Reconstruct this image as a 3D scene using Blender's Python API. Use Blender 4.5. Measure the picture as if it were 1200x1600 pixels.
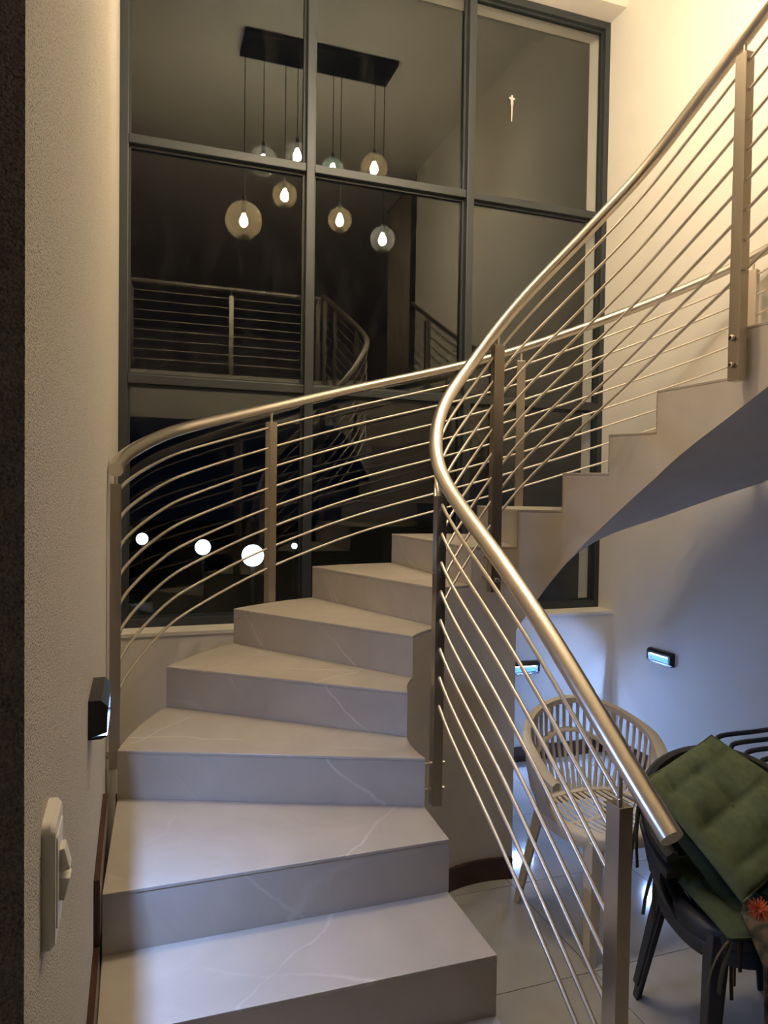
import bpy, bmesh, math, random
from math import sin, cos, pi, radians as R
from mathutils import Vector, Matrix

random.seed(7)
S = bpy.context.scene
for o in list(bpy.data.objects): bpy.data.objects.remove(o)
COL = S.collection

# ------------------------------------------------------------------ camera
EYE = 1.763
PHI, PITCH, ROLL, FPX = 0.3353, -0.0255, 0.0143, 1114.44
cd = bpy.data.cameras.new('camera')
cam = bpy.data.objects.new('camera', cd); COL.objects.link(cam)
cd.sensor_fit = 'VERTICAL'; cd.sensor_height = 36.0; cd.sensor_width = 27.0
cd.lens = 36.0 * FPX / 1600.0
cd.clip_start = 0.01; cd.clip_end = 200
cam.matrix_world = (Matrix.Translation((0, 0, EYE)) @ Matrix.Rotation(-PHI, 4, 'Z')
                    @ Matrix.Rotation(pi/2 + PITCH, 4, 'X') @ Matrix.Rotation(ROLL, 4, 'Z'))
S.camera = cam
# ------------------------------------------------------------------ world / exposure
W = bpy.data.worlds.new('night'); S.world = W; W.use_nodes = True
bg = W.node_tree.nodes['Background']
bg.inputs[0].default_value = (0.012, 0.022, 0.05, 1); bg.inputs[1].default_value = 0.05
S.view_settings.view_transform = 'Standard'; S.view_settings.look = 'None'
S.view_settings.gamma = 1.0; S.view_settings.use_curve_mapping = False
S.view_settings.exposure = 0.0
BULB_STRENGTH = 435.0
BULB_COLOR = (1.0, 0.87, 0.69)
LED_STRENGTH = 5200.0
LED_COLOR = (0.30, 0.48, 1.0)
GARDEN_STRENGTH = 9.0

# ------------------------------------------------------------------ materials
MATS = {}
def new_mat(name):
    m = bpy.data.materials.new(name); m.use_nodes = True
    nt = m.node_tree; b = nt.nodes['Principled BSDF']
    MATS[name] = m
    return m, nt, b
def N(nt, t, **kw):
    n = nt.nodes.new(t)
    for k, v in kw.items():
        if k in n.inputs.keys(): n.inputs[k].default_value = v
        else: setattr(n, k, v)
    return n
def coords(nt, scale=1.0):
    tc = N(nt, 'ShaderNodeTexCoord'); mp = N(nt, 'ShaderNodeMapping')
    mp.inputs['Scale'].default_value = (scale,)*3 if not isinstance(scale, tuple) else scale
    nt.links.new(tc.outputs['Object'], mp.inputs[0]); return mp.outputs[0]
def simple(name, col, rough=0.5, metal=0.0, var=0.08, nscale=6.0, bump=0.0, bscale=200.0, bdist=0.001, spec=0.5):
    m, nt, b = new_mat(name); L = nt.links
    b.inputs['Roughness'].default_value = rough; b.inputs['Metallic'].default_value = metal
    b.inputs['Specular IOR Level'].default_value = spec
    v = coords(nt)
    nz = N(nt, 'ShaderNodeTexNoise', Scale=nscale, Detail=4.0); L.new(v, nz.inputs['Vector'])
    rp = N(nt, 'ShaderNodeValToRGB')
    rp.color_ramp.elements[0].position = 0.3; rp.color_ramp.elements[1].position = 0.7
    rp.color_ramp.elements[0].color = tuple(c*(1-var) for c in col) + (1,)
    rp.color_ramp.elements[1].color = tuple(min(1, c*(1+var)) for c in col) + (1,)
    L.new(nz.outputs['Fac'], rp.inputs[0]); L.new(rp.outputs[0], b.inputs['Base Color'])
    if bump > 0:
        n2 = N(nt, 'ShaderNodeTexNoise', Scale=bscale, Detail=3.0); L.new(v, n2.inputs['Vector'])
        bp = N(nt, 'ShaderNodeBump', Strength=bump, Distance=bdist)
        L.new(n2.outputs['Fac'], bp.inputs['Height']); L.new(bp.outputs[0], b.inputs['Normal'])
    return m
def marble(name, base, vein, rough, vs=1.1, seed=0.0, veinw=0.012, amt=0.55):
    m, nt, b = new_mat(name); L = nt.links
    b.inputs['Roughness'].default_value = rough
    tc = N(nt, 'ShaderNodeTexCoord'); oi = N(nt, 'ShaderNodeObjectInfo')
    mp = N(nt, 'ShaderNodeMapping'); mp.inputs['Rotation'].default_value = (0.3, 0.2, 0.6)
    L.new(tc.outputs['Object'], mp.inputs[0])
    off = N(nt, 'ShaderNodeVectorMath', operation='SCALE'); off.inputs[0].default_value = (13.1, 7.7, 5.3)
    L.new(oi.outputs['Random'], off.inputs['Scale'])
    add = N(nt, 'ShaderNodeVectorMath', operation='ADD')
    L.new(mp.outputs[0], add.inputs[0]); L.new(off.outputs[0], add.inputs[1])
    v = add.outputs[0]
    wn = N(nt, 'ShaderNodeTexNoise', Scale=1.6, Detail=5.0); L.new(v, wn.inputs['Vector'])
    sc = N(nt, 'ShaderNodeVectorMath', operation='SCALE'); sc.inputs['Scale'].default_value = 0.30
    L.new(wn.outputs['Color'], sc.inputs[0])
    ad = N(nt, 'ShaderNodeVectorMath', operation='ADD'); L.new(v, ad.inputs[0]); L.new(sc.outputs[0], ad.inputs[1])
    vr = None
    for ang_, sc_ in ((.35, vs), (1.25, vs*.62)):
        rt = N(nt, 'ShaderNodeMapping'); rt.inputs['Rotation'].default_value = (.25, .35, ang_); L.new(ad.outputs[0], rt.inputs[0])
        wv = N(nt, 'ShaderNodeTexWave', wave_type='BANDS', wave_profile='TRI', Scale=sc_, Distortion=.0); L.new(rt.outputs[0], wv.inputs['Vector'])
        r_ = N(nt, 'ShaderNodeValToRGB'); e = r_.color_ramp.elements
        e[0].position = 1-veinw; e[0].color = (0, 0, 0, 1); e[1].position = 1.0; e[1].color = (1, 1, 1, 1); L.new(wv.outputs['Fac'], r_.inputs[0])
        if vr is None: vr = r_
        else:
            mxm = N(nt, 'ShaderNodeMath', operation='MAXIMUM'); L.new(vr.outputs[0], mxm.inputs[0]); L.new(r_.outputs[0], mxm.inputs[1]); vr = mxm
    n2 = N(nt, 'ShaderNodeTexNoise', Scale=2.2, Detail=3.0); L.new(v, n2.inputs['Vector'])
    br = N(nt, 'ShaderNodeValToRGB'); br.color_ramp.elements[0].position = .42; br.color_ramp.elements[1].position = .62
    L.new(n2.outputs['Fac'], br.inputs[0])
    mu = N(nt, 'ShaderNodeMath', operation='MULTIPLY'); L.new(vr.outputs[0], mu.inputs[0]); L.new(br.outputs[0], mu.inputs[1])
    mu2 = N(nt, 'ShaderNodeMath', operation='MULTIPLY'); L.new(mu.outputs[0], mu2.inputs[0]); mu2.inputs[1].default_value = amt
    cl = N(nt, 'ShaderNodeTexNoise', Scale=3.0, Detail=6.0, Roughness=0.6, Distortion=1.2); L.new(v, cl.inputs['Vector'])
    cr = N(nt, 'ShaderNodeValToRGB')
    cr.color_ramp.elements[0].position = .3; cr.color_ramp.elements[1].position = .72
    cr.color_ramp.elements[0].color = tuple(c*.9 for c in base) + (1,)
    cr.color_ramp.elements[1].color = tuple(c*1.1 for c in base) + (1,)
    L.new(cl.outputs['Fac'], cr.inputs[0])
    mx = N(nt, 'ShaderNodeMix', data_type='RGBA')
    L.new(mu2.outputs[0], mx.inputs['Factor']); L.new(cr.outputs[0], mx.inputs['A']); mx.inputs['B'].default_value = vein + (1,)
    L.new(mx.outputs['Result'], b.inputs['Base Color'])
    return m
def emit(name, col, strength):
    m = bpy.data.materials.new(name); m.use_nodes = True; nt = m.node_tree
    nt.nodes.clear(); o = N(nt, 'ShaderNodeOutputMaterial'); e = N(nt, 'ShaderNodeEmission')
    e.inputs[0].default_value = col + (1,); e.inputs[1].default_value = strength
    nt.links.new(e.outputs[0], o.inputs[0]); MATS[name] = m; return m
def sheer(name, tint, refl, rough=0.0, dust=0.0, film=None):
    """thin clear glass: straight-through tint plus a mirror share, faint dust"""
    m = bpy.data.materials.new(name); m.use_nodes = True; nt = m.node_tree; L = nt.links
    nt.nodes.clear(); o = N(nt, 'ShaderNodeOutputMaterial')
    t = N(nt, 'ShaderNodeBsdfTransparent'); t.inputs[0].default_value = tint + (1,)
    g = N(nt, 'ShaderNodeBsdfAnisotropic') if False else N(nt, 'ShaderNodeBsdfGlossy')
    g.inputs['Roughness'].default_value = rough; g.inputs['Color'].default_value = (.95, 1, .97, 1)
    mx = N(nt, 'ShaderNodeMixShader'); mx.inputs[0].default_value = refl
    L.new(t.outputs[0], mx.inputs[1]); L.new(g.outputs[0], mx.inputs[2]); last = mx
    if film:
        lw = N(nt, 'ShaderNodeLayerWeight', Blend=.25); ma = N(nt, 'ShaderNodeMath', operation='MULTIPLY_ADD')
        L.new(lw.outputs['Facing'], ma.inputs[0]); ma.inputs[1].default_value = .55; ma.inputs[2].default_value = refl; L.new(ma.outputs[0], mx.inputs[0])
    if dust > 0:
        v = coords(nt, (1.0, 1.0, 0.35))
        nz = N(nt, 'ShaderNodeTexNoise', Scale=5.0, Detail=8.0, Roughness=0.7); L.new(v, nz.inputs['Vector'])
        rp = N(nt, 'ShaderNodeValToRGB'); rp.color_ramp.elements[0].position = .5; rp.color_ramp.elements[1].position = .8
        rp.color_ramp.elements[1].color = (dust,)*3 + (1,)
        L.new(nz.outputs['Fac'], rp.inputs[0])
        d = N(nt, 'ShaderNodeBsdfDiffuse'); d.inputs[0].default_value = (.6, .58, .54, 1)
        m2 = N(nt, 'ShaderNodeMixShader'); L.new(rp.outputs[0], m2.inputs[0])
        L.new(mx.outputs[0], m2.inputs[1]); L.new(d.outputs[0], m2.inputs[2]); last = m2
    if film:
        d = N(nt, 'ShaderNodeBsdfTranslucent'); d.inputs[0].default_value = film[1] + (1,)
        m2 = N(nt, 'ShaderNodeMixShader'); m2.inputs[0].default_value = film[0]
        L.new(last.outputs[0], m2.inputs[1]); L.new(d.outputs[0], m2.inputs[2]); last = m2
    L.new(last.outputs[0], o.inputs[0]); MATS[name] = m; return m
def steel(name, col, rough):
    m, nt, b = new_mat(name); L = nt.links
    b.inputs['Metallic'].default_value = 1.0
    b.inputs['Roughness'].default_value = rough
    b.inputs['Base Color'].default_value = col + (1,)
    return m

simple('plaster', (.78, .735, .67), .85, var=.03, nscale=3, bump=.25, bscale=90, bdist=.002)
def sandy():
    m, nt, b = new_mat('sandy_plaster'); L = nt.links; b.inputs['Roughness'].default_value = .92; v = coords(nt)
    n1 = N(nt, 'ShaderNodeTexNoise', Scale=420.0, Detail=2.0); L.new(v, n1.inputs['Vector'])
    n2 = N(nt, 'ShaderNodeTexVoronoi', Scale=170.0); L.new(v, n2.inputs['Vector'])
    pit = N(nt, 'ShaderNodeValToRGB'); e = pit.color_ramp.elements; e[0].position = .10; e[0].color = (0, 0, 0, 1); e[1].position = .34; e[1].color = (1, 1, 1, 1)
    L.new(n2.outputs['Distance'], pit.inputs[0])
    msk = N(nt, 'ShaderNodeTexNoise', Scale=9.0, Detail=3.0); L.new(v, msk.inputs['Vector'])
    add = N(nt, 'ShaderNodeMath', operation='MULTIPLY_ADD'); L.new(pit.outputs[0], add.inputs[0]); add.inputs[1].default_value = .8; L.new(n1.outputs['Fac'], add.inputs[2])
    bp = N(nt, 'ShaderNodeBump', Strength=1.0, Distance=.0045); L.new(add.outputs[0], bp.inputs['Height']); L.new(bp.outputs[0], b.inputs['Normal'])
    cr = N(nt, 'ShaderNodeValToRGB'); e = cr.color_ramp.elements; e[0].position = .35; e[0].color = (.52, .48, .43, 1); e[1].position = .62; e[1].color = (.80, .75, .68, 1)
    L.new(n1.outputs['Fac'], cr.inputs[0]); L.new(cr.outputs[0], b.inputs['Base Color'])
sandy()
simple('ceiling_paint', (.78, .74, .67), .9, var=.02)
simple('stair_plaster', (.62, .565, .49), .85, var=.05, nscale=4, bump=.3, bscale=120, bdist=.0015)
marble('stair_tile', (.48, .432, .365), (.80, .75, .68), .32, vs=.8, veinw=.028, amt=.55)
marble('floor_tile', (.37, .355, .33), (.46, .44, .41), .09, vs=.5, veinw=.02, amt=.25)
simple('grout', (.24, .23, .22), .8)
simple('dark_wood', (.060, .023, .012), .35, var=.25, nscale=14, bump=.1, bscale=60)
steel('brushed_steel', (.64, .585, .51), .30)
steel('post_steel', (.46, .41, .35), .30)
steel('polished_steel', (.70, .64, .56), .36)
simple('window_metal', (.030, .036, .040), .45, var=.06)
sheer('window_glass', (.97, .98, .98), .05, dust=.016)
sheer('amber_glass', (.95, .80, .58), .08, film=(.09, (.85, .68, .42)))
sheer('clear_globe_glass', (.95, .95, .93), .08, film=(.06, (.8, .8, .76)))
sheer('green_globe_glass', (.80, .93, .86), .08, film=(.07, (.6, .8, .72)))
emit('bulb_glow', BULB_COLOR, BULB_STRENGTH)
emit('led_glow', LED_COLOR, LED_STRENGTH)
emit('led_diffuser', (.16, .46, 1.0), 1.6)
emit('garden_glow', (.62, .80, 1.0), GARDEN_STRENGTH)
simple('black_metal', (.012, .012, .013), .5, var=.1)
simple('black_plastic', (.010, .011, .013), .35, var=.1)
simple('white_plastic', (.80, .78, .72), .35, var=.02)
simple('taupe_plastic', (.72, .65, .54), .5, var=.03)
simple('charcoal_plastic', (.046, .047, .050), .5, var=.06)
simple('green_fabric', (.120, .150, .085), .95, var=.12, nscale=40, bump=.3, bscale=700, bdist=.0008, spec=.2)
simple('dark_green_fabric', (.060, .080, .045), .95, var=.12, nscale=40, bump=.3, bscale=700, bdist=.0008, spec=.2)
simple('ribbon', (.11, .095, .055), .95, var=.1, spec=.2)
simple('lawn', (.018, .035, .014), .95, var=.5, nscale=30, bump=1, bscale=80, bdist=.02)
simple('leaf', (.045, .10, .030), .6, var=.3, nscale=8)
simple('curtain_cloth', (.30, .24, .17), .9, var=.06)
simple('stain_white', (.48, .46, .42), .8, var=.1)
def throw_mat():
    m, nt, b = new_mat('woven_throw'); L = nt.links; b.inputs['Roughness'].default_value = .95
    v = coords(nt)
    nz = N(nt, 'ShaderNodeTexNoise', Scale=26.0, Detail=5.0); L.new(v, nz.inputs['Vector'])
    rp = N(nt, 'ShaderNodeValToRGB'); e = rp.color_ramp.elements
    e[0].position = .34; e[0].color = (.02, .014, .01, 1); e[1].position = .72; e[1].color = (.26, .06, .025, 1)
    a = e.new(.46); a.color = (.05, .045, .028, 1); a = e.new(.58); a.color = (.14, .10, .06, 1)
    L.new(nz.outputs['Fac'], rp.inputs[0]); L.new(rp.outputs[0], b.inputs['Base Color'])
throw_mat()
M = MATS

# ------------------------------------------------------------------ mesh helpers
class MB:
    def __init__(s): s.v = []; s.f = []
    def add(s, vs, fs):
        o = len(s.v); s.v += [tuple(p) for p in vs]; s.f += [tuple(i+o for i in q) for q in fs]; return s
    def box(s, a, b, mat=None):
        x0, y0, z0 = a; x1, y1, z1 = b
        vs = [Vector(p) for p in ((x0,y0,z0),(x1,y0,z0),(x1,y1,z0),(x0,y1,z0),(x0,y0,z1),(x1,y0,z1),(x1,y1,z1),(x0,y1,z1))]
        if mat: vs = [mat @ p for p in vs]
        return s.add(vs, [(0,3,2,1),(4,5,6,7),(0,1,5,4),(1,2,6,5),(2,3,7,6),(3,0,4,7)])
    def prism(s, poly, z0, z1):
        n = len(poly); vs = [(x, y, z0) for x, y in poly] + [(x, y, z1) for x, y in poly]
        return s.add(vs, [tuple(range(n-1, -1, -1)), tuple(range(n, 2*n))] + [(i, (i+1) % n, n+(i+1) % n, n+i) for i in range(n)])
    def tube(s, pts, r, seg=10, caps=True, rr=None, flat=1.0):
        pts = [Vector(p) for p in pts]; n = len(pts); o = len(s.v); up = Vector((0, 0, 1)); rings = []
        prev = None
        for i, p in enumerate(pts):
            t = (pts[min(i+1, n-1)] - pts[max(i-1, 0)])
            t = t.normalized() if t.length > 1e-9 else Vector((0, 0, 1))
            if prev is None:
                a = t.cross(up)
                if a.length < .05: a = t.cross(Vector((1, 0, 0)))
            else: a = prev - t*prev.dot(t)
            a.normalize(); prev = a; b = a.cross(t)
            q = rr[i] if rr else r
            for j in range(seg):
                an = 2*pi*j/seg; s.v.append(tuple(p + a*(cos(an)*q) + b*(sin(an)*q*flat)))
        for i in range(n-1):
            for j in range(seg):
                k = (j+1) % seg; s.f.append((o+i*seg+j, o+i*seg+k, o+(i+1)*seg+k, o+(i+1)*seg+j))
        if caps:
            s.f.append(tuple(o+j for j in range(seg-1, -1, -1))); s.f.append(tuple(o+(n-1)*seg+j for j in range(seg)))
        return s
    def lathe(s, prof, c=(0, 0, 0), seg=20):
        o = len(s.v); n = len(prof)
        for r, z in prof:
            for j in range(seg):
                a = 2*pi*j/seg; s.v.append((c[0]+r*cos(a), c[1]+r*sin(a), c[2]+z))
        for i in range(n-1):
            for j in range(seg):
                k = (j+1) % seg; s.f.append((o+i*seg+j, o+i*seg+k, o+(i+1)*seg+k, o+(i+1)*seg+j))
        return s
    def sphere(s, c, r, seg=20, rings=12, squash=1.0):
        return s.lathe([(max(1e-4, r*sin(pi*i/rings)), -r*squash*cos(pi*i/rings)) for i in range(rings+1)], c, seg)
    def grid(s, fn, nu, nv):
        o = len(s.v)
        for i in range(nu+1):
            for j in range(nv+1): s.v.append(tuple(fn(i/nu, j/nv)))
        for i in range(nu):
            for j in range(nv):
                a = o+i*(nv+1)+j; s.f.append((a, a+nv+1, a+nv+2, a+1))
        return s
    def mesh(s, name, mat, smooth=None):
        me = bpy.data.meshes.new(name); me.from_pydata(s.v, [], s.f)
        bm = bmesh.new(); bm.from_mesh(me); bmesh.ops.recalc_face_normals(bm, faces=bm.faces); bm.to_mesh(me); bm.free()
        me.materials.append(MATS[mat] if isinstance(mat, str) else mat)
        if smooth is not None:
            me.polygons.foreach_set('use_smooth', [True]*len(me.polygons))
            me.set_sharp_from_angle(angle=R(smooth))
        me.update(); return me
    def build(s, name, mat, parent=None, smooth=None, origin=None, bevel=0.0):
        """vertices are given in world space when origin is the parent's place, else in parent space"""
        if origin is not None: s.v = [(x-origin[0], y-origin[1], z-origin[2]) for x, y, z in s.v]
        o = bpy.data.objects.new(name, s.mesh(name, mat, smooth)); COL.objects.link(o)
        if parent is not None: o.parent = parent
        elif origin is not None: o.location = origin
        if bevel > 0:
            md = o.modifiers.new('bevel', 'BEVEL'); md.width = bevel; md.segments = 2; md.limit_method = 'ANGLE'; md.angle_limit = R(40)
        return o
def tag(o, label=None, cat=None, group=None, kind=None):
    if label: o['label'] = label
    if cat: o['category'] = cat
    if group: o['group'] = group
    if kind: o['kind'] = kind
    return o
def empty(name, loc=(0, 0, 0), rz=0.0):
    o = bpy.data.objects.new(name, None); COL.objects.link(o); o.location = loc; o.rotation_euler = (0, 0, rz)
    o.empty_display_size = .1; return o
def kids(o): return [c for c in bpy.data.objects if c.parent == o]
def copy_tree(o, parent=None):
    c = o.copy(); COL.objects.link(c); c.parent = parent
    for ch in kids(o): copy_tree(ch, c)
    return c
def catmull(P, per=8):
    P = [Vector(p) for p in P]; out = []
    for i in range(len(P)-1):
        p0 = P[max(i-1, 0)]; p1 = P[i]; p2 = P[i+1]; p3 = P[min(i+2, len(P)-1)]
        if i == 0: p0 = p1*2-p2
        if i+2 > len(P)-1: p3 = p2*2-p1
        for j in range(per):
            t = j/per
            out.append(.5*((2*p1)+(p2-p0)*t+(2*p0-5*p1+4*p2-p3)*t*t+(3*p1-p0-3*p2+p3)*t**3))
    out.append(P[-1]); return out

# ------------------------------------------------------------------ the room
XL, XR, YG, YW, ZC = -0.095, 3.135, 4.345, 4.13, 5.6
CX, CY = 1.505, 2.332
SILL, HEAD = 0.975, 5.09
def struct(name, mb, mat, **kw): return tag(mb.build(name, mat, **kw), kind='structure')

fl = struct('floor', MB().box((-3.0, -9.0, -.12), (5.6, 4.5, -.006)), 'grout')
TS = .612; y0 = 2.199; x0 = 1.62
tiles = {}
for i in range(-7, 7):
    for j in range(-9, 4):
        a = x0+i*TS; b = y0+j*TS
        if a < -3 or a+TS > 5.6 or b < -3.6: continue
        x1 = a+TS-.003; y1 = min(b+TS-.003, YW+.02)
        key = round(y1-b, 3)
        if key not in tiles: tiles[key] = MB().box((0, 0, -.012), (TS-.003, y1-b, 0)).mesh('floor_tile', 'floor_tile')
        t = bpy.data.objects.new('floor_tile', tiles[key]); COL.objects.link(t); t.parent = fl; t.location = (a, b, 0)
struct('ceiling', MB().box((-3.0, -9.0, ZC), (5.6, 4.6, ZC+.2)), 'ceiling_paint')
struct('trim_1', MB().box((XL, 3.45, ZC-.10), (XR, YW, ZC)), 'ceiling_paint')
struct('wall_left', MB().box((XL-.26, .718, 0), (XL, 4.55, ZC)), 'sandy_plaster')
struct('wall_right', MB().box((XR, .72, 0), (XR+.25, 4.55, ZC)), 'plaster')
struct('wall_window', MB().box((XL, YW, 0), (XR, 4.55, SILL-.02)), 'plaster')
struct('trim_2', MB().box((XL, YW-.008, SILL-.02), (XR, 4.40, SILL)), 'plaster')            # window sill
struct('trim_3', MB().box((XL, YW, HEAD), (XR, 4.55, ZC)), 'plaster')                     # lintel over the window
struct('wall_back', MB().box((-3.0, -9.2, 0), (5.6, -9.0, ZC)), 'plaster')
struct('wall_far_left', MB().box((-3.2, -9.2, 0), (-3.0, 4.55, ZC)), 'plaster')
struct('wall_far_right', MB().box((5.6, -9.2, 0), (5.8, 4.55, ZC)), 'plaster')
struct('wall_side_left', MB().box((-3.0, 4.3, 0), (XL-.26, 4.5, ZC)), 'plaster')
struct('wall_side_right', MB().box((XR+.25, 4.3, 0), (5.6, 4.5, ZC)), 'plaster')
# upper landing slab behind and above the camera (seen mirrored in the glass)
struct('floor_landing', MB().box((-3.0, -9.0, 2.55), (5.6, .60, 3.06)).box((2.07, .60, 2.75), (XR, .80, 3.047)), 'plaster')
# baseboards
struct('baseboard_window', MB().box((XL, YW-.016, 0), (XR, YW, .10)), 'dark_wood', bevel=.003)
struct('baseboard_right', MB().box((XR-.016, .72, 0), (XR, YW-.016, .10)), 'dark_wood', bevel=.003)

# ------------------------------------------------------------------ window
win = empty('window_1', (XL, YG, SILL)); tag(win, kind='structure')
WX0, WX1 = XL+.018, XR
mx_ = [WX0+(WX1-WX0)*i/3 for i in range(4)]; mz_ = [SILL, 2.395, 3.737, HEAD]
og = (XL, YG, SILL)
B = .026
def bar(a, b): MB().box(a, b).build('frame_bar', 'window_metal', win, origin=og, bevel=.004)
bar((XL, YG-.045, SILL), (WX0+.03, YG+.04, HEAD)); bar((WX1-.04, YG-.045, SILL), (WX1, YG+.04, HEAD))
bar((WX0+.03, YG-.045, SILL), (WX1-.04, YG+.04, SILL+.05)); bar((WX0+.03, YG-.045, HEAD-.05), (WX1-.04, YG+.04, HEAD))
for x in mx_[1:3]: bar((x-B, YG-.06, SILL+.05), (x+B, YG+.04, HEAD-.05))
for c in range(3):
    xa = mx_[c]+(.03 if c == 0 else B); xb = mx_[c+1]-(.04 if c == 2 else B)
    for z in mz_[1:3]: bar((xa, YG-.05, z-B), (xb, YG+.04, z+B))
    for r in range(3):
        za = mz_[r]+(.05 if r == 0 else B); zb = mz_[r+1]-(.05 if r == 2 else B)
        p = MB().box((xa, YG, za), (xb, YG+.006, zb)).build('glass_pane', 'window_glass', win, origin=og)
        bd = MB()
        for a, b in (((xa, YG-.014, za), (xa+.014, YG, zb)), ((xb-.014, YG-.014, za), (xb, YG, zb)),
                     ((xa+.014, YG-.014, za), (xb-.014, YG, za+.014)), ((xa+.014, YG-.014, zb-.014), (xb-.014, YG, zb))): bd.box(a, b)
        bd.build('glazing_bead', 'window_metal', win, origin=og)
# dried splash on the upper right pane
st = MB()
st.prism([(-.011, 0), (.011, .002), (.009, .034), (.022, .04), (.022, .05), (.009, .05), (.005, .066), (-.006, .066), (-.010, .052), (-.024, .048), (-.024, .04), (-.010, .034)], 0, .003)
st.prism([(-.005, -.11), (.003, -.11), (.007, 0), (-.007, 0)], 0, .002)
st.v = [(2.387+x, YG-.003+z*.5, 4.40+y) for x, y, z in st.v]
tag(st.build('dried_splash', 'stain_white', win, origin=og), 'small whitish dried splash on the glass')

# ------------------------------------------------------------------ staircase
RI, RO = .557, 1.592
def zk(k): return (k+2)*.17
IA = {3: 187, 4: 164, 5: 142, 6: 118, 7: 98, 8: 75, 9: 54.5, 10: 34, 11: 11.5}
OA = {3: 168.5, 4: 149.8, 5: 131, 6: 111.5, 7: 93, 8: 74, 9: 55, 10: 36, 11: 17.5}
IY = {-1: 1.075, 0: 1.39, 1: 1.707, 2: 2.028, 12: 2.08, 13: 1.76, 14: 1.44, 15: 1.12, 16: .80}
OY = {-1: 1.09, 0: 1.405, 1: 1.722, 2: 2.027, 12: 2.30, 13: 1.83, 14: 1.45, 15: 1.12, 16: .80}
def ic(k):
    if k in IA: a = R(IA[k]); return (CX+RI*cos(a), CY+RI*sin(a))
    return (.938 if k < 5 else 2.062, IY[k])
def oc(k):
    if k in OA: a = R(OA[k]); return (CX+RO*cos(a), CY+RO*sin(a))
    return (-.079 if k < 5 else (3.095 if k == 12 else 3.118), OY[k])
def lin(a, b, t): return (a[0]+(b[0]-a[0])*t, a[1]+(b[1]-a[1])*t)
def edge(k, t, inner):
    A = IA if inner else OA; c = ic if inner else oc; r = RI if inner else RO
    if k in A and k+1 in A:
        a = R(A[k]+(A[k+1]-A[k])*t); return (CX+r*cos(a), CY+r*sin(a))
    return lin(c(k), c(k+1), t)
stair = empty('staircase', (CX, CY, 0)); so = (CX, CY, 0)
tag(stair, 'curved staircase clad in grey marble-look tile with plastered side', 'staircase')
TH = {8: .385, 9: .262, 10: .198, 11: .165, 12: .152, 13: .15, 14: .15, 15: .15, 16: .15}
NS = 8
# underside: one smooth curve over the walked length of the inner edge
_p = [edge(k, j/NS, True) for k in range(8, 16) for j in range(NS)]+[edge(15, 1, True)]
_z = [(zk(k-1)-TH[k])*(1-j/NS)+(zk(k)-TH[k+1])*(j/NS) for k in range(8, 16) for j in range(NS)]+[zk(15)-TH[16]]
_s = [0.0]
for _a, _b in zip(_p, _p[1:]): _s.append(_s[-1]+math.dist(_a, _b))
SOF = []
for i, si in enumerate(_s):
    sg = max(1e-3, min(.16, .5*(si-_s[0]), .5*(_s[-1]-si))); ws = [math.exp(-.5*((q-si)/sg)**2) for q in _s]
    dl = [(_s[min(j+1, len(_s)-1)]-_s[max(j-1, 0)]) for j in range(len(_s))]
    SOF.append(sum(w*d*z for w, d, z in zip(ws, dl, _z))/sum(w*d for w, d in zip(ws, dl)))
body = MB()
def quadstrip(A, Bq):
    o = len(body.v); body.v += A + Bq; n = len(A)
    body.f += [(o+i, o+i+1, o+n+i+1, o+n+i) for i in range(n-1)]
for k in range(-1, 16):
    ins = [edge(k, j/NS, True) for j in range(NS+1)]; ous = [edge(k, j/NS, False) for j in range(NS+1)]
    zt = zk(k)-.012
    zb = (lambda t: 0.0) if k < 8 else (lambda t: SOF[(k-8)*NS+round(t*NS)])
    T = lambda L: [(x, y, zt) for x, y in L]
    Bo = lambda L: [(x, y, zb(j/NS)) for j, (x, y) in enumerate(L)]
    quadstrip(T(ins), T(ous)); quadstrip(T(ins), Bo(ins)); quadstrip(T(ous), Bo(ous))
    if k >= 8: quadstrip(Bo(ins), Bo(ous))
    # riser face of the core
    z0_ = 0.0 if k == -1 else zk(k-1)-.012
    if k == 8: z0_ = 0.0
    quadstrip([ins[0]+(z0_,), ous[0]+(z0_,)], [ins[0]+(zt,), ous[0]+(zt,)])
body.build('stair_body', 'stair_plaster', stair, origin=so, smooth=30)
def offset_in(p, c, d):
    v = Vector((c[0]-p[0], c[1]-p[1])); v.normalize(); return (p[0]+v.x*d, p[1]+v.y*d)
for k in range(-1, 16):
    ins = [edge(k, j/NS, True) for j in range(NS+1)]; ous = [edge(k, j/NS, False) for j in range(NS+1)]
    # nosing stands 6 mm proud of the riser
    d0 = Vector((ins[1][0]-ins[0][0], ins[1][1]-ins[0][1])).normalized()*.006
    d1 = Vector((ous[1][0]-ous[0][0], ous[1][1]-ous[0][1])).normalized()*.006
    ins[0] = (ins[0][0]-d0.x, ins[0][1]-d0.y); ous[0] = (ous[0][0]-d1.x, ous[0][1]-d1.y)
    poly = ins + ous[::-1]
    t = MB().prism(poly, zk(k)-.011, zk(k)); cx_ = sum(p[0] for p in poly)/len(poly); cy_ = sum(p[1] for p in poly)/len(poly)
    MB.build(t, 'tread', 'stair_tile', stair, origin=so, bevel=.002)
    a, b = ic(k), oc(k); e = (Vector(b)-Vector(a)).normalized(); nrm = Vector((-e.y, e.x))
    if nrm.dot(Vector((ins[1][0]-ic(k)[0], ins[1][1]-ic(k)[1]))) > 0: nrm = -nrm
    a2 = Vector(a)-e*.001; b2 = Vector(b)
    pl = [tuple(a2), tuple(b2), tuple(b2+nrm*.004), tuple(a2+nrm*.004)]
    z0_ = 0.001 if k == -1 else zk(k-1)+.0005
    MB().prism(pl, z0_, zk(k)-.0115).build('riser', 'stair_tile', stair, origin=so)
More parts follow.
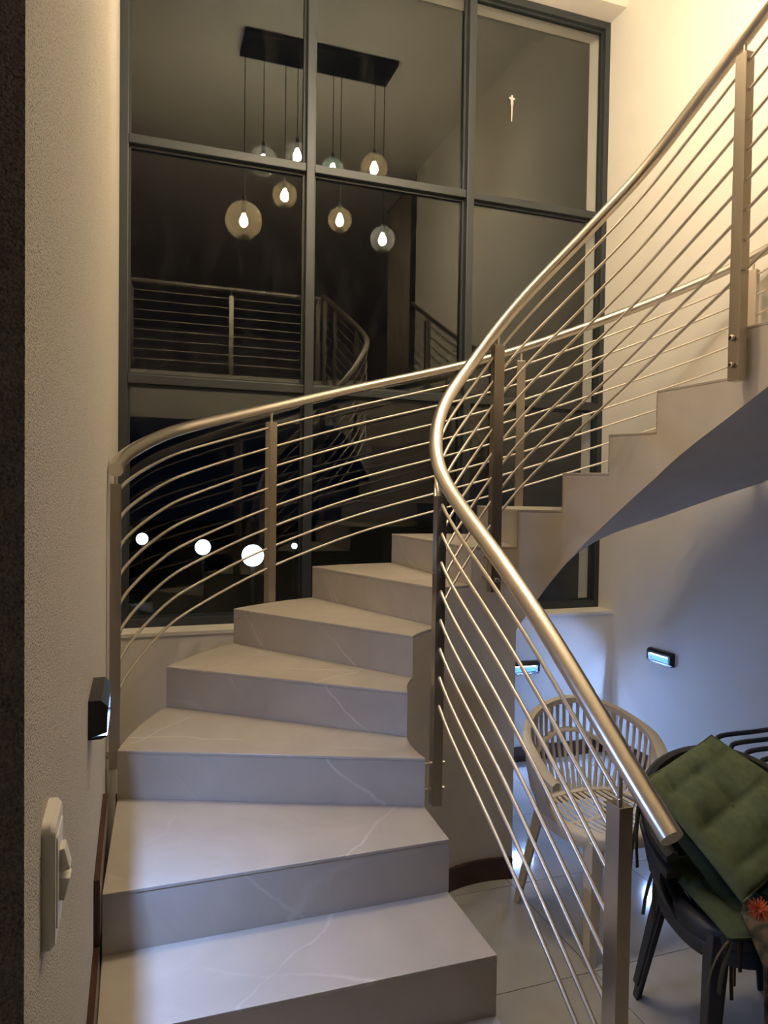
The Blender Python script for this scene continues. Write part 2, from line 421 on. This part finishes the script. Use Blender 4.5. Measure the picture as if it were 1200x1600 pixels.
# landing nosing tread
MB().prism([(2.06, .795), (3.118, .795), (3.118, .60), (2.06, .60)], 3.047, 3.06).build('tread', 'stair_tile', stair, origin=so, bevel=.002)
# baseboard hugging the foot of the curved stair wall
bb = MB(); path = [(.938, 1.08), (.938, 1.5), (.938, 2.03)] + [edge(k, j/NS, True) for k in range(2, 8) for j in range(NS+1)]
def inward(i):
    p = Vector(path[i]); q = Vector(path[min(i+1, len(path)-1)])-Vector(path[max(i-1, 0)])
    if q.length < 1e-6: q = Vector((1, 0))
    q.normalize(); n = Vector((q.y, -q.x)); return (p.x+n.x*.016, p.y+n.y*.016)
pp = [path[0]]
for p in path[1:]:
    if (Vector(p)-Vector(pp[-1])).length > 1e-4: pp.append(p)
path = pp; inn = [inward(i) for i in range(len(path))]
for i in range(len(path)-1):
    bb.prism([path[i], path[i+1], inn[i+1], inn[i]], 0, .098)
struct('baseboard_stair', bb, 'dark_wood')
# stepped skirting on the left wall
def skirt(k, ya, yb, kprev):
    m = MB(); z1 = zk(k)+.10; zf = zk(k-1)+.10
    return m.box((XL, ya, zk(k)+.001), (XL+.015, yb, z1)).box((XL, ya-.0, zf), (XL+.015, OY[k]-.006, zk(k)+.001))
for n_, (k, ya, yb) in enumerate(((0, 1.29, 1.60), (1, 1.60, 1.905), (2, 1.905, 2.45))):
    struct('baseboard_left' if n_ == 0 else 'baseboard_left_%d' % (n_+1), skirt(k, ya, yb, k-1), 'dark_wood')

# ------------------------------------------------------------------ railings
def smooth_curve(C, step=.04, sig=.13):
    d = [0.0]
    for a, b in zip(C, C[1:]): d.append(d[-1]+(b-a).length)
    n = int(d[-1]/step); out = []; j = 0
    for i in range(n+1):
        t = d[-1]*i/n
        while j < len(C)-2 and d[j+1] < t: j += 1
        out.append(C[j].lerp(C[j+1], (t-d[j])/max(1e-9, d[j+1]-d[j])))
    st = d[-1]/n; res = []
    for i in range(n+1):
        w = min(i, n-i, int(2.6*sig/st)); sz = sw_ = 0; p = Vector((0, 0, 0)); pw = 0
        for k in range(-w, w+1):
            g = math.exp(-.5*(k*st/sig)**2); sz += g*out[i+k].z; sw_ += g
            h = math.exp(-.5*(k*st/.05)**2); p += out[i+k]*h; pw += h
        p /= pw; res.append(Vector((p.x, p.y, sz/sw_)))
    return res
def ang(a, r): return (CX+r*cos(R(a)), CY+r*sin(R(a)))
RIN = .462; ROUT = 1.618
inner_tab = [(1.043, 1.168, 1.064), (1.043, 1.302, 1.156), (1.043, 1.515, 1.308), (1.043, 1.717, 1.444), (1.043, 1.966, 1.593), (1.043, 2.180, 1.708)]
for a, z in ((183, 1.781), (175, 1.830), (166, 1.890), (157, 1.962), (148, 2.030), (139, 2.102), (127, 2.186), (108, 2.332), (91.5, 2.497), (74.4, 2.660), (54.3, 2.828), (36, 2.966)):
    inner_tab.append(ang(a, RIN)+(z,))
inner_tab += [(1.962, 2.505, 3.085), (2.008, 2.38, 3.195), (2.02, 2.139, 3.318), (2.02, 1.947, 3.416), (2.02, 1.5, 3.63), (2.02, 1.0, 3.87), (2.02, .70, 4.01)]
inner_c = smooth_curve(catmull(inner_tab, 7))
outer_tab = []
for a, z in ((167.6, 1.836), (162.2, 1.897), (151.2, 1.985), (141.9, 2.055), (122, 2.195), (101, 2.368), (81, 2.515), (67, 2.628), (49, 2.792), (33, 2.924), (18.5, 3.03)):
    outer_tab.append(ang(a, ROUT)+(z,))
outer_tab[0] = (-.066, 2.668, 1.833)
outer_tab += [(3.08, 2.50, 3.16), (3.09, 2.1, 3.33), (3.09, 1.5, 3.63), (3.09, .75, 4.02)]
outer_c = smooth_curve(catmull(outer_tab, 8), sig=.24)
def railing(name, label, curve, posts, og, rod_range, reach=.034):
    root = empty(name, og); tag(root, label, 'railing')
    MB().tube(curve, .0255, 20).build('handrail', 'brushed_steel', root, origin=og, smooth=50)
    for j in range(8):
        off = .102+j*.1045
        pts = [(p.x, p.y, p.z-off) for p in curve[rod_range[0]:rod_range[1]+1]]
        MB().tube(pts, .0062, 8).build('rod', 'polished_steel', root, origin=og, smooth=50)
    for i, (px, py, ztop, zbot, rad, bolts) in enumerate(posts):
        rad = R(rad); mt = Matrix.Translation((px, py, 0)) @ Matrix.Rotation(rad, 4, 'Z')
        # local x = radial (towards the stair), local y = tangential
        po = MB().box((-.0185, -.0245, zbot), (.0185, .0245, ztop), mt).build('post', 'post_steel', root, origin=og, bevel=.0015)
        zr = min(curve, key=lambda p: (p.x-px)**2+(p.y-py)**2).z
        MB().tube([(px, py, ztop), (px, py, zr-.015)], .0065, 10).build('pin', 'polished_steel', po, origin=og, smooth=50)
        for dz in bolts:
            c0 = mt @ Vector((-.034, 0, zbot+dz)); c1 = mt @ Vector((reach if px < 2 else .042, 0, zbot+dz)); ca = mt @ Vector((-.022, 0, zbot+dz)); cb = mt @ Vector((-.0185, 0, zbot+dz))
            b = MB().tube([c0, c1], .006, 10).tube([c0, c0+(ca-c0)*.15, c0+(ca-c0)*.7, ca], .011, 12, rr=[.007, .0105, .0105, .011])
            b.tube([mt @ Vector((.0185, 0, zbot+dz)), mt @ Vector((.026, 0, zbot+dz))], .010, 12)
            b.build('bolt', 'polished_steel', po, origin=og, smooth=45)
    return root
def idx(curve, x, y): return min(range(len(curve)), key=lambda i: (curve[i].x-x)**2+(curve[i].y-y)**2)
ir = [(1.043, 1.336, 1.067, .03, 180, (.06, .17)), (1.047, 2.385, 1.758, .625, 173, (.055, .15)),
      ang(92, RIN)+(2.416, 1.338, 92, (.055, .15)), (2.02, 2.0, 3.328, 2.183, 0, (.055, .15)),
      (2.02, 1.2, 3.71, 2.60, 0, (.055, .15)), (2.02, .745, 3.92, 2.90, 0, (.055,))]
i0 = idx(inner_c, 1.043, 1.336); i1 = idx(inner_c, 2.02, .745)
railing('stair_railing', 'steel railing on the inner, well side of the stair, ending in low newel post', inner_c, ir, (1.043, 1.336, 0), (i0, i1), .095)
orr = [(-.066, 2.690, 1.785, .775, 0, (.045,))]
for a, zt, zb_ in ((121.2, 2.06, 1.02), (65.2, 2.455, 1.40), (20.5, 2.965, 1.95)):
    p = ang(a, ROUT); zr = outer_c[idx(outer_c, *p)].z; orr.append(p+(zr-.075, zb_, a+180, (.055, .15)))
p = (3.09, 1.2); orr.append(p+(3.71, 2.62, 180, ()))
j0 = 1; j1 = len(outer_c)-1
railing('stair_railing', 'steel railing on the outer side of the stair, running past the window', outer_c, orr, (-.06, 2.69, 0), (j0, j1))
# straight railing on the landing behind the camera
lr = empty('landing_railing', (XL, .533, 3.06)); lo = (XL, .533, 3.06)
tag(lr, 'straight steel balustrade on upper landing, seen mirrored in the window', 'railing')
MB().tube([(XL+.01, .533, 4.02), (2.02, .533, 4.02)], .0255, 16).build('handrail', 'brushed_steel', lr, origin=lo, smooth=50)
for j in range(8): MB().tube([(XL+.03, .533, 3.918-j*.1045), (2.02, .533, 3.918-j*.1045)], .0062, 8).build('rod', 'polished_steel', lr, origin=lo, smooth=50)
for x in (XL+.035, 1.0, 1.995):
    po = MB().box((x-.0245, .515, 3.06), (x+.0245, .551, 3.95)).build('post', 'post_steel', lr, origin=lo, bevel=.0015)
    MB().tube([(x, .533, 3.95), (x, .533, 4.01)], .0065, 10).build('pin', 'polished_steel', po, origin=lo, smooth=50)

# ------------------------------------------------------------------ chandelier (seen mirrored in the glass)
ch = empty('chandelier', (1.51, 2.48, ZC)); co = (1.51, 2.48, ZC)
tag(ch, 'pendant cluster of glass globes under a long black ceiling plate, mirrored in the window', 'chandelier')
MB().box((.835, 2.30, ZC-.045), (2.185, 2.66, ZC-.0005)).build('ceiling_plate', 'black_metal', ch, origin=co, bevel=.004)
globes = [(1.005, 2.58, 4.56, .118, 'clear_globe_glass'), (1.225, 2.40, 4.38, .108, 'amber_glass'), (.850, 2.55, 4.055, .155, 'amber_glass'),
          (1.985, 2.60, 4.655, .118, 'amber_glass'), (1.725, 2.42, 4.225, .108, 'amber_glass'), (2.100, 2.52, 4.07, .112, 'clear_globe_glass'),
          (1.605, 2.60, 4.575, .100, 'green_globe_glass'), (1.295, 2.58, 4.66, .100, 'clear_globe_glass')]
for x, y, z, r, gm in globes:
    MB().tube([(x, y, ZC-.045), (x, y, z+r+.035)], .0035, 8).build('cord', 'black_metal', ch, origin=co)
    g = MB().lathe([(max(.028, r*sin(pi*i/24)), r*cos(pi*i/24)) for i in range(3, 22)], (x, y, z), 32).build('globe', gm, ch, origin=co, smooth=60)
    MB().tube([(x, y, z+r+.04), (x, y, z+r-.03), (x, y, z+.055)], .018, 14, rr=[.012, .022, .016]).build('lamp_holder', 'black_metal', g, origin=co, smooth=50)
    MB().lathe([(.0005, -.055), (.018, -.051), (.031, -.037), (.036, -.014), (.033, .008), (.022, .030), (.014, .052), (.0005, .054)], (x, y, z), 16).build('bulb', 'bulb_glow', g, origin=co, smooth=60)

# ------------------------------------------------------------------ wall lamps with a cool LED slot
def wall_lamp(loc, rz, label):
    t = empty('wall_lamp', loc, rz); tag(t, label, 'wall lamp', 'cool white step lamps on the walls')
    w, h, d = .105, .0425, .040          # half width, half height, depth; local +y leaves the wall
    c = .014
    m = MB().box((-w, 0, -h), (w, .008, h))                                      # back plate
    sec = [(.008, h), (d-c, h), (d, h-c), (d, h-.028), (.008, h-.012)]             # top hood profile (y,z)
    def extr(sec, xa, xb):
        n = len(sec); vs = [(xa, y, z) for y, z in sec]+[(xb, y, z) for y, z in sec]
        m.add(vs, [tuple(range(n)), tuple(range(2*n-1, n-1, -1))]+[(i, (i+1) % n, n+(i+1) % n, n+i) for i in range(n)])
    extr(sec, -w, w)
    extr([(.008, -h), (d-c, -h), (d, -h+.006), (d-.001, -h+.008), (.008, -h+.005)], -w, w)      # bottom lip
    side = [(.008, -h+.006), (d-.001, -h+.014), (d-.001, h-.026), (.008, h-.012)]
    extr(side, -w, -w+.016); extr(side, w-.016, w)
    m.build('housing', 'black_plastic', t)
    # row of LED chips under the hood, facing down and outward
    def strip(ya, za, yb, zb, name, mat, xw):
        vs = [(-xw, ya, za), (xw, ya, za), (xw, yb, zb), (-xw, yb, zb)]; k = [(x, y-.0015, z+.0015) for x, y, z in vs]
        MB().add(vs+k, [(0, 1, 2, 3), (4, 7, 6, 5), (0, 4, 5, 1), (1, 5, 6, 2), (2, 6, 7, 3), (3, 7, 4, 0)]).build(name, mat, t)
    strip(d-.0035, .0118, d-.0066, .0112, 'led_row', 'led_glow', w-.03)
    strip(.019, .014, .013, -.030, 'diffuser', 'led_diffuser', w-.018)
    return t
wall_lamp((XL, 1.76, 1.262), R(-90), 'black wall lamp on the rough left wall beside the lowest steps')
wall_lamp((XR, 3.63, .762), R(90), 'black wall lamp glowing blue on the right wall above pale chair')
wall_lamp((2.43, YW, .628), R(180), 'black wall lamp on the wall below the window, half hidden by stair')

# ------------------------------------------------------------------ light switch
sw = empty('light_switch', (XL, .885, 1.325), R(-90)); tag(sw, 'white double light switch plate on the rough left wall', 'light switch')
def rrect(w, h, r, n=5):
    out = []
    for cx_, cy_, a0 in ((w-r, h-r, 0), (-w+r, h-r, 90), (-w+r, -h+r, 180), (w-r, -h+r, 270)):
        for i in range(n+1): a = R(a0+90*i/n); out.append((cx_+r*cos(a), cy_+r*sin(a)))
    return out
def slab(poly, ya, yb, shrink=1.0):
    n = len(poly); vs = [(x, ya, z) for x, z in poly]+[(x*shrink, yb, z*shrink) for x, z in poly]
    return vs, [tuple(range(n)), tuple(range(2*n-1, n-1, -1))]+[(i, (i+1) % n, n+(i+1) % n, n+i) for i in range(n)]
m = MB(); m.add(*slab(rrect(.043, .072, .012), 0, .009)); m.add(*slab(rrect(.043, .072, .012), .009, .014, .93))
m.build('cover_plate', 'white_plastic', sw, smooth=35)
m = MB(); m.add(*slab(rrect(.030, .052, .004), .0135, .0155)); m.build('inner_frame', 'white_plastic', sw, smooth=35)
for zc, tilt in ((.016, 14), (-.016, -14)):
    m = MB(); mt = Matrix.Translation((0, .0165, zc)) @ Matrix.Rotation(R(tilt), 4, 'X'); m.box((-.012, -.005, -.013), (.012, .0075, .013), mt)
    m.build('rocker', 'white_plastic', sw, bevel=.0012)

# ------------------------------------------------------------------ chairs
def make_chair(label, mat, loc, rz, sc=1.0, group=None):
    """resin armchair with slatted shell: origin on the floor, front towards local -y"""
    t = empty('armchair', loc, rz); t.scale = (sc, 1.0 if sc > 1 else sc, 1.0 if sc > 1 else sc); tag(t, label, 'chair', group)
    SZ = .455
    def seat_edge(a):      # superellipse seat outline
        c, s_ = cos(a), sin(a); n = 2.8
        r = (abs(c)**n+abs(s_)**n)**(-1/n); return Vector((.235*r*c, .225*r*s_, 0))
    # seat rim + apron
    m = MB(); K = 44
    ring = [seat_edge(2*pi*i/K) for i in range(K)]
    prof = [(1.0, 0.0), (1.03, -.010), (1.02, -.05), (.97, -.05), (.93, -.012), (.86, -.010), (.86, .000), (.93, .003)]
    n = len(prof)
    for p in ring:
        for q, dz in prof: m.v.append((p.x*q, p.y*q, SZ+dz))
    for i in range(K):
        for j in range(n): m.f.append((i*n+j, ((i+1) % K)*n+j, ((i+1) % K)*n+(j+1) % n, i*n+(j+1) % n))
    m.build('seat_rim', mat, t, smooth=50)
    # seat slats, fanning front to back with a cross bar
    m = MB()
    for i in range(-6, 7):
        x = i*.030
        ye = .205*max(0.05, 1-abs(x/.215)**2.8)**(1/2.8)
        pts = [(x*(1-.10*u*u), ye*u, SZ-.006-.010*(1-u*u)) for u in [-1+.25*q for q in range(9)]]
        m.tube(pts, .0085, 6, flat=.5)
    for yy in (-.02,):
        m.tube([(-.205+.041*q, yy, SZ-.016) for q in range(11)], .010, 6, flat=.5)
    tag(m.build('seat_slats', mat, t, smooth=60), kind='stuff')
    # shell rim: front of left arm -> round the back -> front of right arm
    def rim(u):            # u in 0..1
        a = -2.05+4.10*u   # 0 = rear centre
        x = .300*sin(a); y = .055+.225*cos(a)
        w = max(0, cos(a*.60)); z = .645+.205*w**2.2
        if abs(a) > 1.57: z -= .10*(abs(a)-1.57)
        return Vector((x, y, z))
    m = MB(); P = [rim(i/48) for i in range(49)]
    for i, p in enumerate(P):
        c = Vector((p.x, p.y-.055, 0)).normalized(); arm = min(1, max(0, (abs(-2.05+4.10*i/48)-1.05)/.7))
        wdt = .014+.012*arm
        for dx, dz in ((-wdt, .004), (0, .014), (wdt, .006), (wdt, -.016), (-wdt, -.020)): m.v.append(tuple(p+c*dx+Vector((0, 0, dz))))
    for i in range(48):
        for j in range(5): m.f.append((i*5+j, (i+1)*5+j, (i+1)*5+(j+1) % 5, i*5+(j+1) % 5))
    m.f.append((0, 1, 2, 3, 4)); m.f.append(tuple(48*5+j for j in (4, 3, 2, 1, 0)))
    m.build('top_rim', mat, t, smooth=50)
    # back slats from rim to seat
    m = MB()
    def low(u):
        a = -2.05+4.10*u; b = pi/2-a*.86
        q = seat_edge(b); return Vector((q.x*1.0, q.y*1.0, SZ-.004))
    for i in range(27):
        u = .135+.73*i/26
        p, q = rim(u), low(u); c = Vector((p.x, p.y-.055, 0)).normalized()
        pts = []
        for s_ in range(7):
            v = s_/6; pt = p*(1-v)+q*v; pt += c*(.018*sin(pi*v)); pts.append(pt)
        m.tube(pts, .0075, 6, rr=[.0085, .0072, .0066, .0066, .0066, .0075, .0095])
    tag(m.build('back_slats', mat, t, smooth=60), kind='stuff')
    # arched belt across the back
    m = MB(); pts = []
    for i in range(25):
        u = .20+.60*i/24; v = .52-.17*sin(pi*i/24)+.22*(1-sin(pi*i/24))
        p, q = rim(u), low(u); c = Vector((p.x, p.y-.055, 0)).normalized(); pts.append(p*(1-v)+q*v+c*(.018*sin(pi*v)-.002))
    m.tube(pts, .014, 8, flat=.55); m.build('back_belt', mat, t, smooth=60)
    # solid arm panels
    for s_ in (-1, 1):
        m = MB()
        def f(u, v, off=0.0):
            uu = (.02+.13*u) if s_ < 0 else (.98-.13*u)
            p, q = rim(uu), low(uu); c = Vector((p.x, p.y-.055, 0)).normalized()
            nar = .25*sin(pi*v)
            uu2 = uu+(nar*.13*(1-2*u))*(1 if s_ < 0 else -1); p2, q2 = rim(uu2), low(uu2)
            return p2*(1-v)+q2*v+c*(.018*sin(pi*v)+off)
        m.grid(lambda u, v: f(u, v, .006), 4, 10); a0 = len(m.v); m.grid(lambda u, v: f(u, v, -.006), 4, 10)
        N1 = 11
        for j in range(10):
            for r0 in (0, 4): m.f.append((r0*N1+j, r0*N1+j+1, a0+r0*N1+j+1, a0+r0*N1+j))
        m.build('arm_panel', mat, t, smooth=50)
    # four tapered legs of angle section
    for sx in (-1, 1):
        for sy in (-1, 1):
            top = Vector((sx*.190, sy*.175, SZ-.02)); bot = Vector((sx*.245, sy*.238, 0))
            m = MB()
            for v in (0, 1):
                c = top*(1-v)+bot*v; w = .058*(1-v)+.034*v; th = .009
                for dx, dy in ((0, 0), (-w, 0), (-w, -th), (-th, -th), (-th, -w), (0, -w)):
                    m.v.append((c.x+sx*dx+sx*.012, c.y+sy*dy+sy*.012, c.z))
            m.f += [(i, (i+1) % 6, 6+(i+1) % 6, 6+i) for i in range(6)]+[(5, 4, 3, 2, 1, 0), (6, 7, 8, 9, 10, 11)]
            m.build('leg', mat, t, bevel=.003)
    return t
make_chair('pale taupe resin armchair with slatted back standing in the stairwell', 'taupe_plastic', (1.855, 2.475, 0), R(4), 1.06)
dc = make_chair('charcoal resin armchair, lower one of the stack under green cushions', 'charcoal_plastic', (1.85, 1.756, 0), R(-15), .96, 'charcoal armchairs stacked together')
d2 = copy_tree(dc); d2.location = (1.85, 1.756, .05); d2['label'] = 'charcoal resin armchair, upper one of the stack carrying green cushions'

# ------------------------------------------------------------------ cushions
def cushion(label, mat, loc, rot, size=.44, thick=.06, tufts=3, seed=0, warp=(0, 0)):
    t = empty('seat_cushion', loc); t.rotation_euler = rot; tag(t, label, 'cushion', 'green tufted cushions piled on the charcoal chairs')
    rnd = random.Random(seed); h = size/2; m = MB(); n = 36
    tp = [(-h+size*(i+.5+.0)/tufts, -h+size*(j+.5)/tufts) for i in range(tufts) for j in range(tufts)]
    tp = [(x+rnd.uniform(-.012, .012), y+rnd.uniform(-.012, .012)) for x, y in tp]
    ph = [rnd.uniform(0, 6) for _ in range(4)]
    def f(u, v, sgn):
        x = -h+size*u; y = -h+size*v; e = (1-abs(2*u-1)**4)*(1-abs(2*v-1)**4)
        z = thick*.5*max(0, e)**.45
        for a, b in tp: z -= thick*.26*math.exp(-((x-a)**2+(y-b)**2)/(2*.030**2))*max(0, e)
        for a in sorted({round(p[0], 1) for p in tp}): pass
        g = min(abs(((u*tufts) % 1)-.5), .5); g2 = min(abs(((v*tufts) % 1)-.5), .5)
        z -= thick*.13*(math.exp(-(g/.07)**2)+math.exp(-(g2/.07)**2))*max(0, e)
        z += .0035*(sin(38*x+ph[0]+9*y)+sin(31*y+ph[1]-14*x))*max(0, e)
        bow = 1-.035*(1-(2*v-1)**2); bow2 = 1-.035*(1-(2*u-1)**2)
        q = (.5+x/size)*(.5-y/size); return (x*bow2+warp[0]*q, y*bow, sgn*z+warp[1]*q)
    m.grid(lambda u, v: f(u, v, 1), n, n); m.grid(lambda u, v: f(u, v, -1), n, n)
    body_ = m.build('pad', mat, t, smooth=80)
    edge_ = [(-h, -h), (0, -h*.965), (h, -h), (h*.965, 0), (h, h), (0, h*.965), (-h, h), (-h*.965, 0), (-h, -h)]
    MB().tube([(a+warp[0]*(.5+a/size)*(.5-b/size), b, warp[1]*(.5+a/size)*(.5-b/size)) for a, b in edge_], .0045, 6).build('piping', mat, body_, smooth=60)
    for cx_, cy_ in ((-h, -h), (-h, h)):
        for q in range(2):
            pts = []; dx, dy = rnd.uniform(-.05, -.01), rnd.uniform(-.04, .04); ln = rnd.uniform(.10, .22)
            iv = t.rotation_euler.to_matrix().inverted()
            for i in range(8):
                s_ = i/7; wv = Vector((dx*s_+.008*sin(5*s_+q), dy*s_, -ln*s_*s_-.02*s_)); pts.append(Vector((cx_, cy_, 0))+iv @ wv)
            MB().tube(pts, .006, 6, flat=.3).build('tie', 'ribbon', t, smooth=60)
    return t
u_ = Vector((.941, .294, .167)).normalized(); v_ = Vector((.363, -.6585, -.659)); v_ = (v_-u_*v_.dot(u_)).normalized(); w_ = v_.cross(u_)
lean = Matrix((u_, -v_, w_)).transposed().to_euler()
c_ = Vector((1.82, 1.80, .746))
cushion('dark green cushion lying flat on the seat, lowest of the pile', 'dark_green_fabric', (1.84, 1.70, .525), (R(2), R(1), R(-13)), seed=3, thick=.07, size=.42)
cushion('dark green cushion leaning on the chair back, middle of the pile', 'dark_green_fabric', tuple(c_-w_*.075+v_*.02+u_*.02), tuple(lean), seed=5, thick=.07, size=.41)
cushion('moss green tufted cushion on top of the pile', 'green_fabric', tuple(c_), tuple(lean), seed=11, thick=.062, size=.41, warp=(.07, .10))

# ------------------------------------------------------------------ patterned throw with tassels, hanging at the near side of the cushions
th = empty('woven_throw', (1.70, 1.46, .46), R(-15)); tag(th, 'brown and orange patterned throw with tassels hanging below the cushions', 'throw')
m = MB()
def cl(u, v):
    x = -.07+.36*u; drop = v*.34
    return (x, -.015*sin(9*u+2*v)-.02*v+(.10*(1-min(1, v*4))), .11+(.06*(1-min(1, v*4)))*0-drop+.02*sin(7*u))
m.grid(cl, 24, 20); o = m.build('cloth', 'woven_throw', th, smooth=70)
md = o.modifiers.new('solid', 'SOLIDIFY'); md.thickness = .006
m = MB(); rnd = random.Random(2)
for i in range(34):
    u = i/33; p = Vector(cl(u, 1)); L_ = rnd.uniform(.07, .13)
    m.tube([p, p+Vector((rnd.uniform(-.01, .01), rnd.uniform(-.01, .01), -L_*.5)), p+Vector((rnd.uniform(-.015, .015), rnd.uniform(-.015, .015), -L_))], .003, 5)
tag(m.build('fringe', 'woven_throw', th), kind='stuff')
m = MB()
for i in range(220):
    d = Vector((rnd.gauss(0, 1), rnd.gauss(0, 1), rnd.gauss(0, 1)-.6)).normalized(); p = Vector((-.09, -.02, .19)); m.tube([p, p+d*rnd.uniform(.02, .034)], .0010, 3)
simple('orange_wool', (.62, .13, .04), .95, var=.2)
tag(m.build('pompom', 'orange_wool', th), 'fluffy orange pompom', kind='stuff')

# ------------------------------------------------------------------ tubular chairs stacked behind the cushions
def tube_chair(loc, label, H):
    t = empty('tubular_chair', loc); tag(t, label, 'chair', 'tubular metal chairs nested at right wall')
    r = .011
    bk = catmull([(-.23, .20, .40), (-.235, .23, H-.06), (-.225, .236, H-.018), (-.185, .24, H), (0, .24, H), (.185, .24, H), (.225, .236, H-.018), (.235, .23, H-.06), (.23, .20, .40)], 5)
    MB().tube(bk, r, 10).build('back_frame', 'charcoal_plastic', t, smooth=60)
    MB().box((-.225, -.21, .385), (.225, .21, .405)).build('seat', 'charcoal_plastic', t, bevel=.008)
    for sx in (-1, 1):
        for sy in (-1, 1): MB().tube([(sx*.21, sy*.20, .385), (sx*.235, sy*.235, .0)], r, 10).build('leg', 'charcoal_plastic', t, smooth=60)
    return t
for i, w_ in enumerate(('farthest', 'second farthest', 'third farthest', 'nearest')):
    tube_chair((2.745+.035*i, 2.32-.05*i, 0), 'dark metal tube chair, %s of the four nested behind the cushions' % w_, .672-.022*i)

# ------------------------------------------------------------------ curtain upstairs, mirrored in the glass
cu = empty('curtain', (3.0, .35, 3.06)); tag(cu, 'brown floor length curtain on upper landing, mirrored beside the wall', 'curtain')
m = MB(); m.grid(lambda u, v: (.06+.03*sin(u*40), -.40+.72*u, .02+2.3*v), 60, 2)
o = m.build('cloth', 'curtain_cloth', cu, smooth=80); md = o.modifiers.new('solid', 'SOLIDIFY'); md.thickness = .004
MB().tube([(.06, -.45, 2.34), (.06, .36, 2.34)], .012, 10).build('curtain_rod', 'black_metal', cu, smooth=60)

# ------------------------------------------------------------------ garden at night beyond the glass
struct('ground_outside', MB().box((-20, 4.56, -.15), (25, 45, -.05)), 'lawn')
def garden_lamp(x, y, z, r, label):
    t = empty('garden_lamp', (x, y, -.05)); tag(t, label, 'garden lamp', 'globe lamps in the dark garden')
    zz = z+.05
    MB().lathe([(.09, 0), (.09, .02), (.03, .04), (.0275, .04)], (0, 0, 0), 18).build('base', 'black_metal', t, smooth=40)
    MB().tube([(0, 0, .03), (0, 0, zz-r+.01)], .022, 10).build('pole', 'black_metal', t, smooth=50)
    MB().sphere((0, 0, zz), r, 24, 16).build('globe', 'garden_glow', t, smooth=60)
garden_lamp(.101, 12.0, .989, .092, 'lit white globe lamp, farthest left in the dark garden')
garden_lamp(.784, 9.0, 1.075, .094, 'lit white globe lamp, middle one in the dark garden')
garden_lamp(1.086, 7.0, 1.141, .106, 'lit white globe lamp nearest the window, biggest in the garden')
garden_lamp(2.568, 12.0, .85, .049, 'tiny lit globe lamp in the garden, seen right of railing post')
sh = empty('shrub', (-.45, 9.5, -.05)); tag(sh, 'dark green leafy shrub in the garden beside far left lamp', 'shrub')
m = MB(); rnd = random.Random(5); lf = MB()
for i in range(9):
    a = rnd.uniform(0, 6.28); p1 = Vector((.45*cos(a), .45*sin(a), rnd.uniform(.9, 1.7)))
    pts = [Vector((0, 0, 0)), p1*.5+Vector((0, 0, .2)), p1]; m.tube(pts, .012, 6)
    for j in range(26):
        c = pts[1].lerp(p1, rnd.uniform(-.4, 1.1)); d = Vector((rnd.gauss(0, 1), rnd.gauss(0, 1), rnd.gauss(0, .6))).normalized(); s_ = d.cross(Vector((0, 0, 1))).normalized()*.035; L_ = d*rnd.uniform(.12, .22)
        lf.add([c, c+L_*.5+s_, c+L_, c+L_*.5-s_], [(0, 1, 2, 3)])
m.build('stem', 'dark_wood', sh); tag(lf.build('foliage', 'leaf', sh), kind='stuff')
